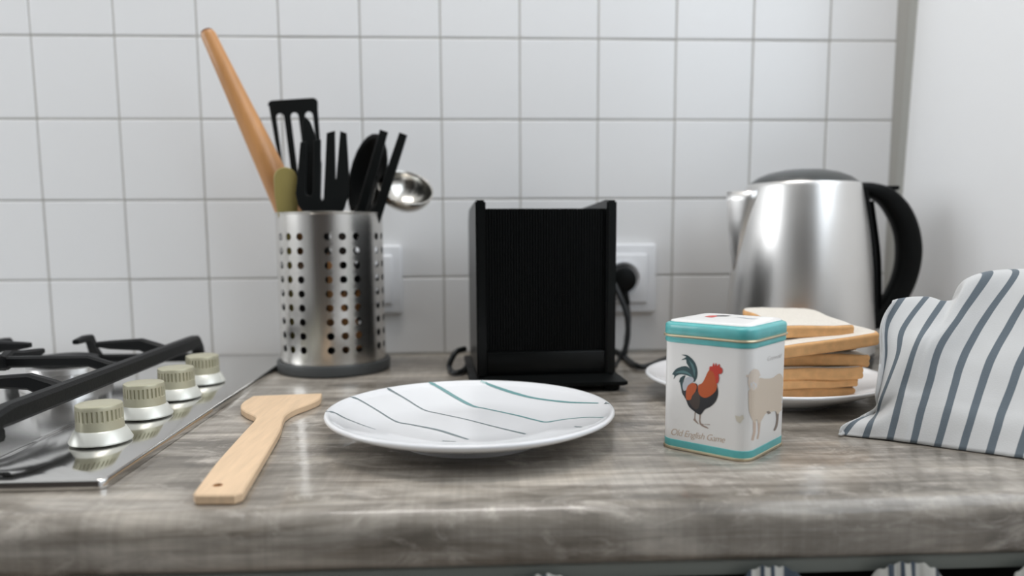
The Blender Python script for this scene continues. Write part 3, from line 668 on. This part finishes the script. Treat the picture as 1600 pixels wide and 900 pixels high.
loft('top_band', [(.0, .0782), (.0006, .0786), (.0010, .0800), (.0006, .0822), (.0, .0826)], 'teal', tin)
lid = loft('lid', [(.0008, .0842), (.0011, .0846), (.0010, .0905), (.0004, .0916), (-.0010, .0922), (-.0022, .0923), (-.0026, .0930)], 'teal', tin)
loft('lid_bead', [(.0004, .0823), (.0018, .0826), (.0022, .0833), (.0018, .0840), (.0006, .0843)], 'gold', lid)
lt = loft('lid_top', [(-.0026, .0930), (-.0032, .0938), (-.0045, .0941), (-.010, .0942)], 'tin', lid, (False, True))
bpy.context.view_layer.update()
TB, TL = bvh(tb), bvh(lt)
def decal(name, T, polys, off, sc, parent):
    """flat print: polygons (material, points in crop px) laid on the lacquer, cut fine enough to follow it"""
    v = []; f = []; mats = []
    for li, (mt, pts) in enumerate(polys):
        P = [tuple(p) for p in crom(list(pts)+[pts[0]], 3)][:-1] if len(pts) > 6 else pts
        bm = bmesh.new(); bm.faces.new([bm.verts.new((x, y, 0)) for x, y in P]); bm.normal_update(); bmesh.ops.triangulate(bm, faces=bm.faces, ngon_method='EAR_CLIP')
        for it in range(4):
            lg = [e for e in bm.edges if e.calc_length() > 34]
            if not lg: break
            bmesh.ops.subdivide_edges(bm, edges=lg, cuts=1); bm.normal_update(); bmesh.ops.triangulate(bm, faces=bm.faces)
        idx = {}
        for q in bm.verts:
            h = cast(T, off[0]+q.co.x/sc, off[1]+q.co.y/sc)
            if h: idx[q] = len(v); v.append(h[0]+h[1]*(.00012+.00003*li))
        for q in bm.faces:
            if all(x in idx for x in q.verts): f.append([idx[x] for x in q.verts]); mats.append(mt)
        bm.free()
    me = bpy.data.meshes.new(name); me.from_pydata([tuple(p) for p in v], [], f); um = sorted(set(mats))
    for mm in um: me.materials.append(M[mm])
    for p, mm in zip(me.polygons, mats): p.material_index = um.index(mm)
    o = bpy.data.objects.new(name, me); COL.objects.link(o); o.parent = parent; o.matrix_parent_inverse = parent.matrix_world.inverted(); return o
rooster = [
 ('r_leg', [(312, 575), (309, 640), (300, 652), (340, 688), (345, 682), (319, 642), (322, 580)]),
 ('r_leg', [(354, 598), (356, 690), (420, 727), (432, 722), (384, 694), (440, 698), (442, 691), (368, 682), (367, 598)]),
 ('r_teal', [(195, 80), (250, 85), (310, 140), (335, 210), (332, 280), (308, 320), (292, 290), (272, 205), (242, 155), (236, 122), (195, 127), (228, 106), (235, 95)]),
 ('r_teal', [(113, 252), (150, 205), (220, 180), (268, 200), (302, 272), (290, 284), (250, 262), (190, 252), (150, 266), (128, 294), (134, 262)]),
 ('r_tealx', [(140, 240), (180, 222), (230, 222), (275, 250), (296, 285), (250, 250), (190, 240)]),
 ('r_tealx', [(260, 120), (300, 165), (318, 220), (312, 280), (296, 210), (275, 155)]),
 ('r_teal', [(175, 325), (190, 280), (230, 262), (216, 300), (210, 340), (217, 400), (236, 462), (206, 420), (190, 352), (181, 308)]),
 ('r_black', [(300, 330), (250, 350), (212, 372), (200, 410), (235, 470), (262, 535), (310, 577), (345, 602), (370, 602), (402, 560), (450, 536), (495, 492), (517, 430), (512, 366), (480, 380), (420, 420), (360, 420), (335, 340)]),
 ('r_brown', [(300, 430), (340, 400), (360, 460), (350, 540), (320, 560), (280, 520), (262, 470)]),
 ('r_white', [(214, 320), (240, 280), (290, 275), (306, 308), (262, 345), (236, 392), (215, 392), (207, 350)]),
 ('r_orange', [(240, 388), (256, 350), (300, 327), (332, 350), (322, 400), (292, 440), (280, 472), (246, 476), (236, 440)]),
 ('r_orange', [(452, 205), (430, 230), (402, 290), (376, 332), (345, 350), (352, 425), (400, 458), (450, 442), (495, 402), (511, 360), (505, 320), (520, 298), (518, 268), (520, 240), (498, 226)]),
 ('r_red', [(445, 186), (456, 180), (470, 182), (478, 150), (490, 178), (501, 150), (512, 178), (531, 160), (536, 185), (555, 200), (559, 226), (545, 248), (524, 250), (527, 285), (521, 320), (502, 332), (494, 275), (470, 226), (443, 216)])]
decal('rooster_print', TB, rooster, (1030, 540), 5.625, tin)
sheep = [
 ('s_leg', [(204, 655), (204, 760), (188, 832), (210, 834), (228, 760), (231, 665)]),
 ('s_leg', [(243, 665), (249, 760), (234, 818), (250, 822), (263, 760), (272, 660)]),
 ('s_dark', [(400, 560), (408, 640), (400, 700), (384, 742), (400, 744), (420, 700), (429, 620), (426, 575)]),
 ('s_leg', [(448, 570), (459, 680), (444, 736), (460, 738), (470, 690), (473, 590)]),
 ('s_wool', [(163, 400), (168, 560), (192, 640), (224, 684), (236, 645), (252, 684), (276, 660), (310, 602), (330, 594), (396, 574), (420, 602), (446, 574), (472, 592), (477, 420), (470, 300), (447, 250), (420, 250), (370, 285), (300, 290), (260, 284), (215, 330)]),
 ('s_dark', [(318, 580), (338, 602), (362, 592), (342, 572)]),
 ('s_head', [(185, 225), (215, 204), (250, 215), (263, 250), (270, 262), (256, 276), (249, 340), (226, 386), (195, 392), (169, 366), (159, 320), (164, 280), (143, 272), (147, 257), (170, 254)]),
 ('s_muzzle', [(182, 330), (205, 315), (232, 330), (236, 362), (210, 385), (186, 376)]),
 ('faint', [(50, 612), (60, 660), (92, 682), (124, 640), (118, 606), (90, 622)])]
decal('sheep_print', TB, sheep, (1140, 540), 5.62, tin)
decal('lid_print', TL, [('r_red', [(560, 110), (620, 99), (690, 97), (700, 108), (640, 121)]), ('r_black', [(690, 97), (760, 95), (850, 100), (800, 108), (700, 108)]), ('r_white', [(900, 117), (980, 119), (1070, 129), (1150, 132), (1080, 138), (980, 127)])], (1020, 479), 6.957, lid)
def script(txt, p0, p1, size, mt, T):
    """caption lettering laid on a tin face between two photo points"""
    cu = bpy.data.curves.new('caption', 'FONT'); cu.body = txt; cu.size = 1; cu.shear = .35; cu.space_character = .92; cu.offset = -.012
    ob = bpy.data.objects.new('caption', cu); COL.objects.link(ob); bpy.context.view_layer.update()
    me = bpy.data.meshes.new_from_object(ob.evaluated_get(bpy.context.evaluated_depsgraph_get())); bpy.data.objects.remove(ob)
    xs_ = [v.co.x for v in me.vertices]; x0 = min(xs_); w_ = max(xs_)-x0
    for v in me.vertices:
        u = (v.co.x-x0)/w_; h = cast(T, p0[0]+(p1[0]-p0[0])*u, p0[1]+(p1[1]-p0[1])*u-v.co.y*size); v.co = h[0]+h[1]*.0002
    me.materials.clear(); me.materials.append(M[mt]); o = bpy.data.objects.new('caption', me); COL.objects.link(o); o.parent = tin; o.matrix_parent_inverse = tin.matrix_world.inverted()
script('Old English Game', (1049, 679), (1133, 692), 14.5, 'cap_tan', TB)
script('Cotswold', (1199, 564), (1221.5, 558), 9.5, 'cap_grey', TB)

# ------------------------------------------------------------------ bread
GB = 'slices of white bread piled on the plain plate'
def slice_outline(wd, dp, rnd, seed):
    r = random.Random(seed); base = [(-.5, -.42), (-.46, -.49), (-.40, -.50), (.40, -.50), (.46, -.49), (.5, -.42), (.485, -.1), (.48, .18), (.50, .30), (.49, .42), (.42, .49), (.30, .505), (.0, .515), (-.30, .505), (-.42, .49), (-.49, .42), (-.50, .30), (-.48, .18), (-.485, -.1)]
    p = [(x*wd*(1+r.uniform(-.008, .008)), y*dp*(1+r.uniform(-.008, .008))) for x, y in base]
    return [tuple(q) for q in crom(p+[p[0]], 4)][:-1]
def bread(loc, rz, tilt, wd, dp, th, seed, label):
    t = thing('bread_slice', loc, label, 'bread', group=GB); t.rotation_euler = (tilt[0], tilt[1], rz)
    out = slice_outline(wd, dp, 0, seed); n = len(out)
    def zw(x, y): return .0016*noise.noise(Vector((x*28+seed, y*28, seed)))
    def sc(k): return [(x*k, y*k) for x, y in out]
    # crust: band with rounded edges
    rows = [(.955, -th/2), (.985, -th/2+.0003), (1.0, -th/2+.0018), (1.002, -th*.2), (.994, 0), (1.002, th*.2), (1.0, th/2-.0018), (.985, th/2-.0003), (.955, th/2)]
    v = []; f = []
    for k, z in rows:
        for i, (x, y) in enumerate(sc(k)):
            j = .0008*noise.noise(Vector((x*60, y*60, z*90+seed))); v.append((x*(1+j/wd*2), y*(1+j/dp*2), z+zw(x, y)))
    for a in range(len(rows)-1):
        for i in range(n): p, q = a*n+i, a*n+(i+1) % n; f.append((p, q, q+n, p+n))
    pyd('crust', v, f, 'crust', t, True, 70)
    # crumb: two gridded faces
    v = []; f = []
    for s in (-1, 1):
        b0 = len(v)
        for k in (.968, .8, .55, .3):
            for x, y in sc(k): v.append((x, y, s*(th/2+.00015)+zw(x, y)+.0003*noise.noise(Vector((x*200, y*200, seed)))))
        for a in range(3):
            for i in range(n): p, q = b0+a*n+i, b0+a*n+(i+1) % n; f.append((p, q, q+n, p+n) if s < 0 else (q, p, p+n, q+n))
        r_ = tuple(range(b0+3*n, b0+4*n)); f.append(r_ if s < 0 else r_[::-1])
    pyd('crumb', v, f, 'crumb', t, True, 70)
#          right end px -> X; front Y; z centre; thickness; turn; tilt
B = [(1325, -.338, .0112, .0105, .05, (0, .0), .100, 'lowest bread slice, resting on the white plate'),
     (1329, -.342, .0208, .0080, .08, (0, -.01), .100, 'thin second bread slice from the bottom of the pile'),
     (1337, -.345, .0306, .0108, .02, (0, .005), .104, 'third bread slice from the bottom of the pile'),
     (1345, -.342, .0418, .0108, -.05, (0, .012), .104, 'bread slice in the middle of the pile with pale cut edge'),
     (1325, -.325, .0508, .0062, .16, (0, -.02), .095, 'thin bread slice tucked under the jutting slice'),
     (1358, -.345, .0592, .0115, .16, (.05, -.10), .108, 'bread slice jutting out furthest to the right'),
     (1318, -.340, .0712, .0112, .05, (.075, .0), .070, 'topmost bread slice of the pile')]
for i, (px, yf, zc, th, rz, tilt, wd, lab) in enumerate(B):
    xr = at(px, 560, Y=yf+.02).x; c = Vector((-wd/2, .096/2, 0)); c.rotate(Matrix.Rotation(rz, 3, 'Z')); bread((xr+c.x, yf+c.y, zc), rz, tilt, wd, .096, th, 11+i*7, lab)

# ------------------------------------------------------------------ striped cloth bundle
def towel():
    off, k = (1280, 400), 2.647
    cols = {-.42: [(88, 742), (97, 706), (240, 610), (256, 420), (258, 285), (302, 192)],
            0: [(100, 740), (150, 682), (246, 590), (274, 420), (281, 290), (338, 180)],
            1: [(192, 750), (216, 682), (262, 570), (322, 415), (347, 300), (440, 174)],
            2: [(290, 760), (318, 650), (350, 530), (398, 370), (446, 285), (512, 188)],
            2.42: [(330, 766), (360, 650), (392, 530), (440, 370), (500, 275), (572, 176)],
            2.62: [(350, 769), (380, 650), (413, 530), (462, 370), (535, 260), (604, 112)],
            3: [(388, 773), (420, 650), (452, 530), (500, 375), (590, 240), (700, 76)],
            4: [(490, 787), (525, 655), (560, 530), (600, 415), (690, 250), (810, 70)],
            5: [(592, 801), (630, 670), (670, 545), (716, 420), (790, 280), (900, 72)],
            6: [(705, 816), (745, 685), (788, 560), (838, 430), (910, 290), (1010, 80)],
            7: [(822, 833), (865, 700), (910, 575), (960, 445), (1035, 300), (1130, 100)],
            8: [(942, 850), (985, 715), (1030, 590), (1080, 460), (1160, 315), (1250, 130)],
            9: [(1065, 868), (1110, 735), (1155, 610), (1205, 480), (1285, 340), (1380, 170)]}
    fold = {-.42: ((98, 700), (236, 633), (240, 566)), 0: ((150, 684), (239, 636), (247, 568)), 1: ((212, 690), (238, 650), (257, 586))}
    dep = [0, .004, .020, .015, .024, .036, .050]; S_ = sorted(cols); rows = []
    for s in S_:
        pts = list(cols[s])
        if s in fold: pts[1:3] = list(fold[s])
        else: pts.insert(2, tuple((np.array(pts[1])*.5+np.array(pts[2])*.5)))
        dd = dep if s in fold else [0, .006, .011, .016, .024, .036, .050]
        q = [at(off[0]+pts[0][0]/k, off[1]+pts[0][1]/k, z=.0012)]; fac = float(np.interp(s, [0, 2, 4, 9], [.75, .85, 1.25, 1.4]))
        for (x, y), d in list(zip(pts, dd))[1:]: q.append(at(off[0]+x/k, off[1]+y/k, Y=q[0].y+d*fac))
        r = q[-1]; bk = float(np.interp(s, [0, 2, 4, 9], [.006, .012, .07, .09]))
        q += [Vector((r.x+.002, r.y+bk*.45, r.z-.006)), Vector((r.x+.003, r.y+bk*.9, r.z*.62)), Vector((r.x+.004, r.y+bk, .0015))]
        rows.append(q)
    left = [Vector((p.x+.018, p.y+.012, max(.0012, p.z-.004))) for p in rows[0]]; right = [Vector((p.x+.012, p.y+.03, max(.0012, p.z*.55))) for p in rows[-1]]; right2 = [Vector((p.x+.016, p.y+.05, .0012)) for p in rows[-1]]
    S_ = [-.9]+S_+[9.8, 10.6]; rows = [left]+rows+[right, right2]
    nt = 9; cols_d = [crom(r, nt) for r in rows]; nT = len(cols_d[0]); grid = []; us = []
    for t in range(nT):
        grid.append(crom([list(c[t])+[s] for c, s in zip(cols_d, S_)], 8))
    nS = len(grid[0]); v = []; uvs = []; f = []
    for t in range(nT):
        for s in range(nS):
            x, y, z, u = grid[t][s]; wob = .0014*noise.noise(Vector((x*30, y*30, z*22)))+.0006*noise.noise(Vector((x*90, y*60, z*60)))
            v.append((x, y-wob, max(.0008, z+wob*.5))); uvs.append((u, t/nT))
    for t in range(nT-1):
        for s in range(nS-1): a = t*nS+s; f.append((a, a+1, a+1+nS, a+nS))
    o = pyd('striped_cloth', v, f, 'stripe', None, True, 80); ul = o.data.uv_layers.new(name='UVMap')
    for l in o.data.loops: ul.data[l.index].uv = uvs[l.vertex_index]
    o.modifiers.new('t', 'SOLIDIFY').thickness = .0012
    tag(o, 'white cotton cloth with grey stripes, bundled up at the right end', 'cloth')
towel()
